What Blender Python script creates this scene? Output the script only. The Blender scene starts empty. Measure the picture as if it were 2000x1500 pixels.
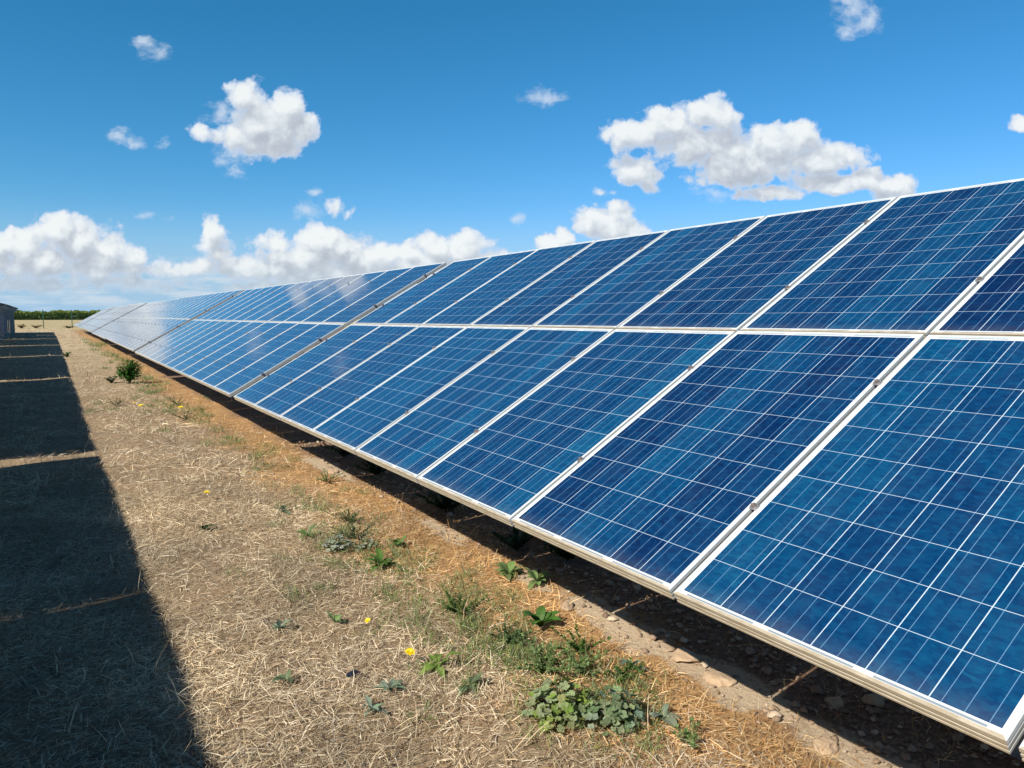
import bpy, math, random
import numpy as np
from mathutils import Matrix, Vector
random.seed(7)
RNG = np.random.default_rng(11)
S = bpy.context.scene
COL = S.collection
R = math.radians

# ------------------------------------------------------------ camera, sky, sun, exposure
YAW, PITCH, FPX = 0.5499, 0.0911, 1437.0
CAM_H = 1.6
fw0 = Vector((math.sin(YAW), math.cos(YAW), 0)); RT = Vector((math.cos(YAW), -math.sin(YAW), 0)); ZU = Vector((0, 0, 1))
FW = fw0 * math.cos(PITCH) - ZU * math.sin(PITCH)
UP = ZU * math.cos(PITCH) + fw0 * math.sin(PITCH)
cd = bpy.data.cameras.new("camera"); cam = bpy.data.objects.new("camera", cd); COL.objects.link(cam)
cd.sensor_width = 36.0; cd.lens = 36.0 * FPX / 2000.0; cd.clip_start = 0.05; cd.clip_end = 5000
cam.matrix_world = Matrix(((RT.x, UP.x, -FW.x, 0), (RT.y, UP.y, -FW.y, 0), (RT.z, UP.z, -FW.z, CAM_H), (0, 0, 0, 1)))
S.camera = cam

SUN_TRAVEL = Vector((1.18, 0.38, -1.0)).normalized()
SUN_EL = math.asin(-SUN_TRAVEL.z)
SUN_AZ = math.atan2(-SUN_TRAVEL.x, -SUN_TRAVEL.y)
ld = bpy.data.lights.new("sun", 'SUN'); ld.energy = 5.0; ld.angle = R(0.53); ld.color = (1.0, 0.93, 0.82)
sun = bpy.data.objects.new("sun", ld); COL.objects.link(sun)
sun.rotation_euler = SUN_TRAVEL.to_track_quat('-Z', 'Y').to_euler()

S.view_settings.view_transform = 'Standard'; S.view_settings.look = 'None'
S.view_settings.exposure = 0.55; S.view_settings.gamma = 1.0
S.cycles.max_bounces = 6; S.cycles.diffuse_bounces = 3; S.cycles.glossy_bounces = 3
S.cycles.transparent_max_bounces = 6
S.cycles.use_denoising = True

class G:                                            # small node-graph helper
    def __init__(s, t): s.t = t; s.n = t.nodes; s.l = t.links
    def put(s, sock, v):
        if v is None: return
        if hasattr(v, 'is_linked') or hasattr(v, 'links'): s.l.new(v, sock)
        else:
            try: sock.default_value = v
            except Exception: sock.default_value = (*v, 1.0)
    def node(s, ty, **kw):
        n = s.n.new(ty)
        for k, v in kw.items(): setattr(n, k, v)
        return n
    def m(s, op, a, b=None, c=None, clamp=False):
        n = s.n.new('ShaderNodeMath'); n.operation = op; n.use_clamp = clamp
        for i, v in enumerate((a, b, c)): s.put(n.inputs[i], v)
        return n.outputs[0]
    def v(s, op, a, b=None, c=None, scale=None):
        n = s.n.new('ShaderNodeVectorMath'); n.operation = op
        for i, v in enumerate((a, b, c)):
            if v is not None: s.put(n.inputs[i], v)
        if scale is not None: s.put(n.inputs['Scale'], scale)
        return n.outputs['Value'] if op in ('DOT_PRODUCT', 'LENGTH', 'DISTANCE') else n.outputs[0]
    def mix(s, f, a, b, blend='MIX'):
        n = s.n.new('ShaderNodeMix'); n.data_type = 'RGBA'; n.blend_type = blend; n.clamp_factor = True
        s.put(n.inputs[0], f)
        for i, v in ((6, a), (7, b)):
            if hasattr(v, 'links'): s.l.new(v, n.inputs[i])
            else: n.inputs[i].default_value = (*v[:3], 1.0)
        return n.outputs[2]
    def mixf(s, f, a, b):
        n = s.n.new('ShaderNodeMix'); n.data_type = 'FLOAT'
        s.put(n.inputs[0], f); s.put(n.inputs[2], a); s.put(n.inputs[3], b)
        return n.outputs[0]
    def ss(s, x, lo, hi, a=0.0, b=1.0):
        n = s.n.new('ShaderNodeMapRange'); n.interpolation_type = 'SMOOTHSTEP'
        s.put(n.inputs[0], x); s.put(n.inputs[1], lo); s.put(n.inputs[2], hi); s.put(n.inputs[3], a); s.put(n.inputs[4], b)
        return n.outputs[0]
    def noise(s, vec, scale, detail=4, rough=0.55, dist=0.0, dim='3D', w=None, out=0):
        n = s.n.new('ShaderNodeTexNoise'); n.noise_dimensions = dim
        if vec is not None: s.l.new(vec, n.inputs['Vector'])
        n.inputs['Scale'].default_value = scale; n.inputs['Detail'].default_value = detail
        n.inputs['Roughness'].default_value = rough; n.inputs['Distortion'].default_value = dist
        if w is not None: s.put(n.inputs['W'], w)
        return n.outputs[out]
    def vor(s, vec, scale, feature='F1', dim='3D', out=0, detail=0, rough=.5, smooth=None):
        n = s.n.new('ShaderNodeTexVoronoi'); n.voronoi_dimensions = dim; n.feature = feature
        if vec is not None: s.l.new(vec, n.inputs['Vector'])
        n.inputs['Scale'].default_value = scale
        if detail: n.inputs['Detail'].default_value = detail; n.inputs['Roughness'].default_value = rough
        if smooth is not None: n.inputs['Smoothness'].default_value = smooth
        return n.outputs[out]
    def ramp(s, f, stops):
        n = s.n.new('ShaderNodeValToRGB'); s.put(n.inputs[0], f)
        e = n.color_ramp.elements
        while len(e) < len(stops): e.new(0.5)
        for el, (p, c) in zip(e, stops): el.position = p; el.color = (*c, 1)
        return n.outputs[0]
    def sep(s, vec):
        n = s.n.new('ShaderNodeSeparateXYZ'); s.l.new(vec, n.inputs[0]); return n.outputs
    def comb(s, x, y, z=0.0):
        n = s.n.new('ShaderNodeCombineXYZ')
        for i, v in enumerate((x, y, z)): s.put(n.inputs[i], v)
        return n.outputs[0]

SKY_STRENGTH = 0.064
def build_world():
    W = bpy.data.worlds.new("World"); S.world = W; W.use_nodes = True
    g = G(W.node_tree); g.n.clear()
    out = g.node('ShaderNodeOutputWorld'); bg = g.node('ShaderNodeBackground')
    bg.inputs[1].default_value = SKY_STRENGTH; g.l.new(bg.outputs[0], out.inputs[0])
    sky = g.node('ShaderNodeTexSky', sky_type='NISHITA', sun_disc=False)
    sky.sun_elevation = SUN_EL; sky.sun_rotation = SUN_AZ; sky.altitude = 100; sky.air_density = 1.0; sky.dust_density = 0.3; sky.ozone_density = 2.0
    d = g.node('ShaderNodeTexCoord').outputs['Generated']
    dx, dy, dz = g.sep(d)
    # clear air: deep saturated blue aloft, paler towards the horizon
    hs = g.node('ShaderNodeHueSaturation'); hs.inputs['Saturation'].default_value = 1.12; hs.inputs['Value'].default_value = 1.0
    hs.inputs['Hue'].default_value = 0.495
    g.l.new(sky.outputs[0], hs.inputs['Color'])
    cr = g.node('ShaderNodeSeparateColor'); g.l.new(hs.outputs[0], cr.inputs[0])
    cc = g.node('ShaderNodeCombineColor')
    for k, (gain, pw) in enumerate(((11.8, 1.6), (10.5, 1.0), (15.2, 1.15))):
        g.l.new(g.m('MULTIPLY', g.m('POWER', g.m('MULTIPLY', cr.outputs[k], .1), pw), gain), cc.inputs[k])
    skyc = cc.outputs[0]
    skyc = g.mix(g.ss(dz, .42, .82), skyc, g.mix(1.0, skyc, (.78, .27, .29), 'MULTIPLY'))      # unseen zenith dimmed, green and blue most, to darken the shadows
    hz = g.ss(dz, 0.0, 0.15, 0.92, 0.0)
    skyc = g.mix(hz, skyc, (3.7, 6.1, 8.6))
    # cloud field laid out on the sky sphere (tangent-plane coordinates round a fixed world direction)
    w = g.m('MAXIMUM', g.v('DOT_PRODUCT', d, tuple(FW)), 0.02)
    u = g.m('ADD', g.m('MULTIPLY', g.m('DIVIDE', g.v('DOT_PRODUCT', d, tuple(RT)), w), FPX / 100), 10.0)
    v = g.m('ADD', g.m('MULTIPLY', g.m('DIVIDE', g.v('DOT_PRODUCT', d, tuple(UP)), w), -FPX / 100), 7.5)
    P0 = g.comb(u, v)
    BL = [  # centre x, y, radius x, y, weight
     (4.85,1.92,.42,.42,1),(5.58,2.1,.4,.36,1),(5.15,2.42,.85,.55,1.1),(4.55,2.62,.5,.32,1),(5.8,2.55,.5,.42,1),(5.3,2.8,.75,.36,1),(3.83,2.5,.22,.3,.75),(4.45,3.0,.34,.3,.42),(4.62,3.3,.22,.2,.3),(4.3,2.2,.3,.3,.35),
     (2.8,.80,.26,.15,.34),(3.05,1.0,.34,.17,.36),(2.35,2.66,.36,.17,.36),(2.68,2.75,.25,.16,.30),(3.1,2.8,.18,.12,.22),
     (12.35,2.62,.6,.34,1),(13.0,2.4,.7,.36,1),(13.9,2.25,.62,.4,1),(13.6,2.8,1.15,.5,1.1),(14.5,3.1,1.25,.45,1.1),(14.3,3.42,.9,.3,1),(15.0,2.75,.6,.36,.9),(15.65,2.75,.62,.42,1),(16.0,3.1,1.0,.34,1.1),(16.6,3.05,.5,.24,.9),(12.4,3.3,.55,.36,.9),(12.7,3.5,.35,.26,.6),
     (15.2,3.76,1.0,.17,.9),(16.2,3.6,1.0,.26,1),(16.9,3.5,.5,.28,1),(17.45,3.68,.5,.34,1),(14.0,3.8,.5,.15,.3),
     (11.9,4.35,.75,.4,1),(12.0,4.15,.42,.25,.9),(11.5,4.42,.38,.3,.9),(12.35,4.5,.45,.32,.9),(10.72,4.72,.26,.24,.9),(11.02,4.62,.26,.24,.9),
     (16.7,.22,.48,.34,.38),(16.95,.38,.34,.34,.42),(16.52,.62,.24,.2,.34),(16.6,.0,.45,.2,.4),(10.65,1.84,.44,.2,.36),(20.0,2.42,.25,.18,.8),(11.8,3.77,.28,.11,.5),(6.6,4.02,.26,.22,.6),(6.82,4.2,.26,.18,.6),(6.0,4.15,.42,.18,.30),(6.12,3.8,.18,.1,.36),(10.1,4.25,.2,.12,.35),(2.8,4.22,.5,.1,.25),
     (4.22,4.5,.28,.34,.95),(4.18,4.78,.4,.24,.8),(4.25,4.95,.34,.26,.8),
     (1.1,4.55,.62,.5,1.1),(1.55,4.75,.75,.5,1.1),(.35,4.75,.75,.36,1),(-.3,4.95,.9,.5,1.1),(.7,5.1,.9,.4,1.1),(2.15,4.85,.55,.36,1),(2.55,5.05,.4,.34,.9),(1.9,5.2,1.1,.3,1),(3.1,5.25,.8,.24,.8),(3.9,5.2,.7,.22,.8),(4.7,5.2,.7,.22,.8),
     (5.45,4.75,.55,.3,1),(6.2,4.72,.8,.36,1.1),(6.7,4.9,.6,.36,1),(5.9,5.05,1.1,.32,1.1),(5.3,5.3,1.0,.24,1),(7.1,5.15,.9,.4,1.1),(7.6,4.95,.55,.3,1),(8.05,4.95,.4,.3,1),(8.5,4.85,.5,.34,1),(9.1,4.85,.6,.36,1),(9.5,5.1,.5,.3,1),(8.3,5.25,1.2,.4,1.1),(6.4,5.4,1.5,.26,1),
     (10.4,5.5,.9,.3,.8),(12.5,5.4,1.2,.4,.8),(15.0,5.3,1.5,.4,.8),(18.0,5.0,1.6,.5,.8),(20.5,4.4,1.2,.5,.8),(.4,5.55,1.6,.22,.7),(2.6,5.5,1.6,.2,.65),(5.2,5.6,1.4,.2,.7),(-1.6,5.0,1.2,.5,1),(-2.6,4.6,.8,.4,.9),
     (-1.5,1.6,.9,.5,1),(21.8,2.0,.8,.4,1),(-3.0,3.2,.9,.35,.9)]
    THIN = [q for q in BL if q[4] <= .45]; BL = [q for q in BL if q[4] > .45]
    def mass_group(name, items, k):
        gt = bpy.data.node_groups.new(name, 'ShaderNodeTree')
        gt.interface.new_socket("P", in_out='INPUT', socket_type='NodeSocketVector')
        gt.interface.new_socket("F", in_out='OUTPUT', socket_type='NodeSocketFloat')
        b = G(gt); gi = b.node('NodeGroupInput'); go = b.node('NodeGroupOutput')
        acc = None
        for cx, cy, rx, ry, wt in items:
            q = b.v('MULTIPLY_ADD', gi.outputs[0], (1/rx, 1/ry, 0), (-cx/rx, -cy/ry, 0))
            f = b.m('MULTIPLY_ADD', b.v('LENGTH', q), -wt * .8, wt)
            if acc is None: acc = f
            else:
                n = b.node('ShaderNodeMath', operation='SMOOTH_MAX'); b.l.new(acc, n.inputs[0]); b.l.new(f, n.inputs[1]); n.inputs[2].default_value = k
                acc = n.outputs[0]
        b.l.new(acc, go.inputs[0])
        return gt
    gt = mass_group("cloud_masses", BL, .16); gw = mass_group("thin_cloud_masses", THIN, .08)
    def masses(p, t=gt):
        n = g.node('ShaderNodeGroup'); n.node_tree = t; g.l.new(p, n.inputs[0]); return n.outputs[0]
    # billowy relief
    warp = g.v('SUBTRACT', g.noise(P0, 1.3, 4, .55, out=1), (.5, .5, .5))
    P1 = g.v('MULTIPLY_ADD', warp, (.40, .28, 0), P0)
    fine = g.v('SUBTRACT', g.noise(P0, 6.0, 5, .62, out=1), (.5, .5, .5))
    P2 = g.v('MULTIPLY_ADD', fine, (.16, .14, 0), P1)
    def puff(p):
        return g.m('SUBTRACT', .55, g.vor(p, 2.1, 'SMOOTH_F1', '2D', 0, 3.4, .52, .35))
    pa = puff(P2)
    pb = puff(g.v('ADD', P1, (-.10, -.18, 0)))
    pc = puff(P1)
    F = masses(P1)
    Fup = masses(g.v('ADD', P1, (-.14, -.36, 0)))
    fr = g.m('SUBTRACT', g.noise(P0, 3.4, 8, .62), .5)
    D = g.m('ADD', g.m('ADD', F, g.m('MULTIPLY', pa, .46)), g.m('MULTIPLY', fr, .42))
    alpha = g.ss(D, .03, .30)
    thick = g.ss(D, .08, .5)
    big = g.m('SUBTRACT', F, Fup)                    # > 0 on the sun side (top), < 0 towards the base
    small = g.m('SUBTRACT', pc, pb)
    soft = g.m('SUBTRACT', g.noise(P0, 1.2, 3, .5), .5)
    lit = g.m('ADD', g.m('MULTIPLY', big, .95), g.m('ADD', g.m('MULTIPLY', small, .60), .37))
    lit = g.m('ADD', lit, g.m('MULTIPLY', soft, .55))
    cl = g.ramp(lit, [(0.0, (5.2, 5.7, 6.4)), (.28, (6.0, 6.5, 7.2)), (.52, (7.2, 7.7, 8.2)), (.78, (8.7, 9.2, 9.5)), (1.0, (9.7, 10.0, 10.0))])
    wisp = g.mix(thick, (6.4, 7.6, 9.4), cl)
    # thin shreds
    fw_ = g.m('ADD', masses(g.v('MULTIPLY_ADD', warp, (.5, .4, 0), P0), gw), g.m('MULTIPLY', g.m('SUBTRACT', g.noise(g.v('MULTIPLY', P2, (1, 1.5, 0)), 3.0, 8, .62), .5), .85))
    aw = g.m('MULTIPLY', g.ss(fw_, .02, .46), .78)
    # low bank fades into horizon haze
    fade = g.ss(v, 4.95, 6.1, 0.0, .8)
    wisp = g.mix(fade, wisp, (4.6, 6.2, 7.6))
    alpha = g.m('MULTIPLY', alpha, g.ss(v, 5.5, 6.3, .96, .25))
    # thin strata just over the horizon
    st = g.noise(g.v('MULTIPLY', P0, (.55, 3.2, 0)), 1.5, 5, .6)
    sa = g.m('MULTIPLY', g.ss(st, .40, .66), g.m('MULTIPLY', g.ss(v, 4.9, 5.4), g.ss(v, 6.25, 5.8)))
    c1 = g.mix(g.m('MULTIPLY', sa, .8), skyc, (6.9, 7.9, 8.8))
    c1 = g.mix(aw, c1, (7.3, 8.3, 9.6))
    col = g.mix(alpha, c1, wisp)
    g.l.new(col, bg.inputs[0])
    W.cycles.sampling_method = 'MANUAL'; W.cycles.sample_map_resolution = 1024
build_world()

# ------------------------------------------------------------ helpers
def tag(o, label=None, cat=None, group=None, kind=None):
    if label: o['label'] = label
    if cat: o['category'] = cat
    if group: o['group'] = group
    if kind: o['kind'] = kind
    return o
def link(o, parent=None):
    COL.objects.link(o)
    if parent is not None: o.parent = parent
    return o
def empty(name, loc=(0, 0, 0)):
    o = bpy.data.objects.new(name, None); o.location = loc; o.empty_display_size = .2
    return link(o)
class MB:
    def __init__(s): s.v = []; s.f = []; s.mi = []; s.c = []
    def add(s, vs, fs, mi=0, c=None):
        o = len(s.v); s.v += [tuple(p) for p in vs]; s.f += [tuple(i + o for i in f) for f in fs]; s.mi += [mi] * len(fs)
        s.c += [c if c is not None else (1, 1, 1)] * len(vs)
    def box(s, a, b, mi=0):
        (x0, y0, z0), (x1, y1, z1) = a, b
        s.add([(x0,y0,z0),(x1,y0,z0),(x1,y1,z0),(x0,y1,z0),(x0,y0,z1),(x1,y0,z1),(x1,y1,z1),(x0,y1,z1)],
              [(0,3,2,1),(4,5,6,7),(0,1,5,4),(1,2,6,5),(2,3,7,6),(3,0,4,7)], mi)
    def tube(s, pts, rad, n=6, mi=0, c=None, caps=True):
        rings = []
        for i, p in enumerate(pts):
            p = Vector(p); a = Vector(pts[max(i-1, 0)]); b2 = Vector(pts[min(i+1, len(pts)-1)])
            t = (b2 - a).normalized(); up = Vector((0, 0, 1)) if abs(t.z) < .9 else Vector((1, 0, 0))
            e1 = t.cross(up).normalized(); e2 = t.cross(e1)
            r = rad[i] if isinstance(rad, (list, tuple)) else rad
            rings.append([p + e1 * (r * math.cos(2*math.pi*k/n)) + e2 * (r * math.sin(2*math.pi*k/n)) for k in range(n)])
        vs = [q for r in rings for q in r]; fs = []
        for i in range(len(rings) - 1):
            for k in range(n): fs.append((i*n+k, i*n+(k+1) % n, (i+1)*n+(k+1) % n, (i+1)*n+k))
        if caps: fs.append(tuple(range(n))); fs.append(tuple((len(rings)-1)*n + k for k in range(n))[::-1])
        s.add(vs, fs, mi, c)
    def build(s, name, mats, parent=None, smooth=False, colors=False):
        me = bpy.data.meshes.new(name); me.from_pydata(s.v, [], s.f)
        for m in (mats if isinstance(mats, (list, tuple)) else [mats]): me.materials.append(m)
        me.polygons.foreach_set('material_index', s.mi)
        if smooth: me.polygons.foreach_set('use_smooth', [True] * len(s.f))
        if colors:
            a = me.color_attributes.new('col', 'FLOAT_COLOR', 'POINT')
            a.data.foreach_set('color', np.c_[np.array(s.c, np.float32), np.ones(len(s.c), np.float32)].ravel())
        me.update()
        return link(bpy.data.objects.new(name, me), parent)
def copy_tree(o, parent=None):
    c = o.copy(); COL.objects.link(c); c.parent = parent
    for ch in o.children: copy_tree(ch, c)
    return c
def mat(name):
    m = bpy.data.materials.new(name); m.use_nodes = True
    g = G(m.node_tree); p = g.n['Principled BSDF']
    return m, g, p
def simple(name, col, rough=.6, metal=0.0, var=.15, scale=8.0, bump=0.0, spec=.5):
    m, g, p = mat(name)
    t = g.node('ShaderNodeTexCoord').outputs['Object']
    n = g.noise(t, scale, 5, .6)
    c = g.mix(n, tuple(x * (1 - var) for x in col), tuple(min(1, x * (1 + var)) for x in col))
    g.l.new(c, p.inputs['Base Color']); p.inputs['Roughness'].default_value = rough; p.inputs['Metallic'].default_value = metal
    p.inputs['Specular IOR Level'].default_value = spec
    if bump:
        b = g.node('ShaderNodeBump'); b.inputs['Strength'].default_value = bump; b.inputs['Distance'].default_value = .01
        g.l.new(g.noise(t, scale * 3, 6, .65), b.inputs['Height']); g.l.new(b.outputs[0], p.inputs['Normal'])
    return m

# terrain profile along the rows (world y), shared by ground and tables
GY = [-60, -4, 1.7, 8.8, 21.3, 34, 46.5, 59, 72, 84, 115, 250, 300, 900]
GZ = [.03, .015, .005, -.008, .0, .03, .05, .09, .07, .09, .10, .72, .75, .75]
def gz(y): return np.interp(y, GY, GZ)
def bumpz(x, y):
    a = .012*np.sin(1.7*x+.6*y)+.010*np.sin(2.9*y-1.1*x+1)+.008*np.sin(5.1*x+2.3*y)+.006*np.sin(7.7*y+3.1*x+2)
    return a
def ground_z(x, y): return gz(y) + bumpz(x, y) * np.clip((60 - np.abs(y)) / 40, 0, 1)
def bend_right(y): return -0.5 * (max(y, 0) / 84) ** 1.5
def bend_left(y): return float(np.interp(y, [-3.3, 8.8, 21.3, 34, 46, 59, 72, 84], [.15, -.02, -.14, -.25, -.36, -.5, -.66, -.85]))

# ------------------------------------------------------------ ground
PALE = [(2.42, 2.85, .14, .55), (2.47, 2.15, .14, .40), (2.42, 1.50, .16, .35), (2.36, 7.6, .14, .9), (2.38, 4.9, .09, .4), (2.36, 3.65, .07, .25)]
def ground_material():
    m, g, p = mat("dry_ground")
    geo = g.node('ShaderNodeNewGeometry').outputs['Position']
    x, y, z = g.sep(geo)
    wob = g.m('MULTIPLY', g.m('SUBTRACT', g.noise(geo, .9, 5, .6), .5), .9)
    xx = g.m('ADD', x, wob)
    # the rows bend slightly to the left far away
    xx = g.m('ADD', xx, g.m('MULTIPLY', g.m('POWER', g.m('MAXIMUM', g.m('DIVIDE', y, 84), 0), 1.5), .5))
    n1 = g.noise(geo, 3.0, 8, .65); n2 = g.noise(geo, 38, 6, .7); n3 = g.noise(geo, 140, 3, .6)
    straw = g.ramp(n2, [(.25, (.10, .07, .042)), (.5, (.28, .205, .125)), (.75, (.50, .40, .265))])
    straw = g.mix(g.ss(n1, .42, .62), straw, (.30, .21, .13), 'MIX')
    tan = g.ramp(n2, [(.25, (.17, .09, .04)), (.5, (.38, .225, .10)), (.75, (.56, .37, .19))])
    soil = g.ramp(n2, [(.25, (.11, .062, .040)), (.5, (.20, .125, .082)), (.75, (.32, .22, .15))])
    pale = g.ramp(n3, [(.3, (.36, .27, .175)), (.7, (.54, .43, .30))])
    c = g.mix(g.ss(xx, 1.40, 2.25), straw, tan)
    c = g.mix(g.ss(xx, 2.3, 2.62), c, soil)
    pm = 0.0
    wv = g.v('MULTIPLY_ADD', g.v('SUBTRACT', g.noise(geo, 5.0, 4, .6, out=1), (.5, .5, .5)), (.34, .55, 0), geo)
    for px, py, rx, ry in PALE:
        q = g.v('LENGTH', g.v('MULTIPLY_ADD', g.v('MULTIPLY', wv, (1, 1, 0)), (1/rx, 1/ry, 0), (-px/rx, -py/ry, 0)))
        pm = g.m('MAXIMUM', pm, g.ss(q, 1.05, .75))
    c = g.mix(pm, c, pale)
    # left aisle edge and far field beyond the fence
    field = g.ramp(g.noise(g.v('MULTIPLY', geo, (.25, 1, 1)), .35, 8, .7), [(.3, (.26, .23, .11)), (.5, (.42, .34, .19)), (.7, (.50, .42, .25))])
    farstraw = g.ramp(g.noise(g.v('MULTIPLY', geo, (.5, 1, 1)), .8, 8, .72), [(.3, (.26, .19, .115)), (.5, (.42, .33, .21)), (.72, (.55, .46, .32))])
    c = g.mix(g.m('MULTIPLY', g.ss(y, 14, 45), g.ss(xx, 2.0, 1.5)), c, farstraw)
    c = g.mix(g.ss(y, 86, 112), c, field)
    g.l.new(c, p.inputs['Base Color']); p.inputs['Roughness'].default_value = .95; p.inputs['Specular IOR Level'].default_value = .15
    b = g.node('ShaderNodeBump'); b.inputs['Strength'].default_value = .8; b.inputs['Distance'].default_value = .02
    g.l.new(g.m('ADD', n2, g.m('MULTIPLY', n1, .6)), b.inputs['Height']); g.l.new(b.outputs[0], p.inputs['Normal'])
    return m
def build_ground():
    xs = np.r_[-600, -250, -100, -50, -25, -14, -9, np.arange(-6, 6.01, .1), 8, 12, 20, 40, 90, 220, 600]
    ys = np.r_[-60, -30, -15, -8, -4, np.arange(-2, 16, .1), np.arange(16, 40, .5), np.arange(40, 120, 3), 130, 150, 180, 215, 250, 300, 450, 900]
    X, Y = np.meshgrid(xs, ys); Z = ground_z(X, Y)
    v = np.c_[X.ravel(), Y.ravel(), Z.ravel()]
    nx, ny = len(xs), len(ys)
    i = (np.arange(ny - 1)[:, None] * nx + np.arange(nx - 1)[None, :]).ravel()
    f = np.c_[i, i + 1, i + nx + 1, i + nx]
    me = bpy.data.meshes.new("ground"); me.from_pydata(v.tolist(), [], f.tolist())
    me.polygons.foreach_set('use_smooth', [True] * len(f)); me.materials.append(ground_material())
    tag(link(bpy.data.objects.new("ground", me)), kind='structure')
build_ground()

# ------------------------------------------------------------ solar tables
TILT = R(30.0); CT, ST = math.cos(TILT), math.sin(TILT)
PW, PL, PITCHW, NP = .992, 1.640, 1.012, 12
ROWGAP = .012
ZLOW = .70
def glass_material():
    m, g, p = mat("cell_glass")
    tc = g.node('ShaderNodeTexCoord').outputs['Object']
    oi = g.node('ShaderNodeObjectInfo').outputs['Random']
    x, y, z = g.sep(tc)
    CW = .159
    a = g.m('DIVIDE', g.m('ADD', x, .4755), CW); bb = g.m('DIVIDE', g.m('SUBTRACT', y, .0270), .1588)
    ia = g.m('FLOOR', a); ib = g.m('FLOOR', bb)
    fa = g.m('MULTIPLY', g.m('FRACT', a), CW); fb = g.m('MULTIPLY', g.m('FRACT', bb), .1588)
    inx = g.m('LESS_THAN', fa, .1562); iny = g.m('LESS_THAN', fb, .1570)
    rx = g.m('LESS_THAN', g.m('ABSOLUTE', x), .4755); ry = g.m('MULTIPLY', g.m('GREATER_THAN', y, .0270), g.m('LESS_THAN', y, .0270 + 1.5860))
    cell = g.m('MULTIPLY', g.m('MULTIPLY', inx, iny), g.m('MULTIPLY', rx, ry))
    # three bus bars along each cell
    def bar(c): return g.m('LESS_THAN', g.m('ABSOLUTE', g.m('SUBTRACT', fa, c)), .00085)
    bars = g.m('MAXIMUM', g.m('MAXIMUM', bar(.026), bar(.078)), bar(.130))
    bars = g.m('MULTIPLY', bars, rx)
    bars_in = g.m('MULTIPLY', bars, g.m('MULTIPLY', g.m('GREATER_THAN', y, .017), g.m('LESS_THAN', y, 1.623)))
    # ribbons in the lower and upper white margins, broken into pieces
    def rib(lo, hi): return g.m('MULTIPLY', g.m('GREATER_THAN', y, lo), g.m('LESS_THAN', y, hi))
    ph = g.m('FRACT', g.m('DIVIDE', g.m('ADD', x, .318 + .1325), .318))
    seg = g.m('LESS_THAN', ph, .83)
    ribs = g.m('MULTIPLY', g.m('MULTIPLY', g.m('MAXIMUM', rib(.0140, .0205), rib(1.6205, 1.6270)), rx), seg)
    # tone of every cell: columns of one batch, odd lighter and darker cells
    wn = g.node('ShaderNodeTexWhiteNoise', noise_dimensions='3D'); g.l.new(g.comb(ia, ib, g.m('MULTIPLY', oi, 91.7)), wn.inputs['Vector'])
    wc = g.node('ShaderNodeTexWhiteNoise', noise_dimensions='2D'); g.l.new(g.comb(ia, g.m('MULTIPLY', oi, 57.3)), wc.inputs['Vector'])
    wp = g.node('ShaderNodeTexWhiteNoise', noise_dimensions='1D'); g.l.new(oi, wp.inputs['W'])
    tone = g.m('ADD', g.m('ADD', g.m('MULTIPLY', wn.outputs[0], .16), g.m('MULTIPLY', g.m('POWER', wc.outputs[0], 2.0), .36)), g.m('MULTIPLY', wp.outputs[0], .30))
    # crystal grain
    sh = g.comb(g.m('ADD', x, g.m('MULTIPLY', oi, 13)), g.m('ADD', y, g.m('MULTIPLY', ia, 3.1)), g.m('MULTIPLY', ib, 2.7))
    gr = g.noise(g.v('MULTIPLY', sh, (14, 30, 20)), 1.0, 6, .66, 1.4)
    gv = g.vor(g.v('MULTIPLY_ADD', g.noise(sh, 12, 2, .5, out=1), (1.5, 1.5, 0), g.v('MULTIPLY', sh, (42, 70, 50))), 1.0, 'F1', '3D', 1)
    gvx = g.sep(gv)[0]
    tone2 = g.m('ADD', tone, g.m('ADD', g.m('MULTIPLY', g.m('SUBTRACT', gr, .5), .80), g.m('MULTIPLY', g.m('SUBTRACT', gvx, .5), .24)))
    cc = g.ramp(tone2, [(.0, (.0018, .015, .066)), (.35, (.0022, .034, .108)), (.65, (.0030, .058, .147)), (1.0, (.007, .104, .208))])
    barc = g.mix(cell, (.46, .54, .62), (.11, .23, .38))
    white = g.mix(g.noise(tc, 9, 3), (.56, .60, .63), (.64, .68, .69))
    inner = g.m('MULTIPLY', g.m('LESS_THAN', g.m('ABSOLUTE', x), .4745), g.m('MULTIPLY', g.m('GREATER_THAN', y, .0280), g.m('LESS_THAN', y, 1.6120)))
    white = g.mix(inner, white, (.46, .57, .66))
    c = g.mix(cell, white, cc)
    c = g.mix(bars_in, c, barc)
    c = g.mix(ribs, c, (.20, .25, .30))
    # film of dust, thicker where rain leaves it along the low edge
    dn = g.noise(g.v('MULTIPLY', tc, (3, 1.2, 1)), 3.0, 6, .65)
    dust = g.m('ADD', g.m('MULTIPLY', g.ss(dn, .35, .8), .015), g.m('MULTIPLY', g.ss(y, .10, .01), g.m('MULTIPLY', dn, .10)))
    c = g.mix(dust, c, (.50, .45, .36))
    g.l.new(c, p.inputs['Base Color'])
    p.inputs['IOR'].default_value = 1.52
    g.l.new(g.m('ADD', .035, g.m('MULTIPLY', dn, .07)), p.inputs['Roughness'])
    return m
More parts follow.
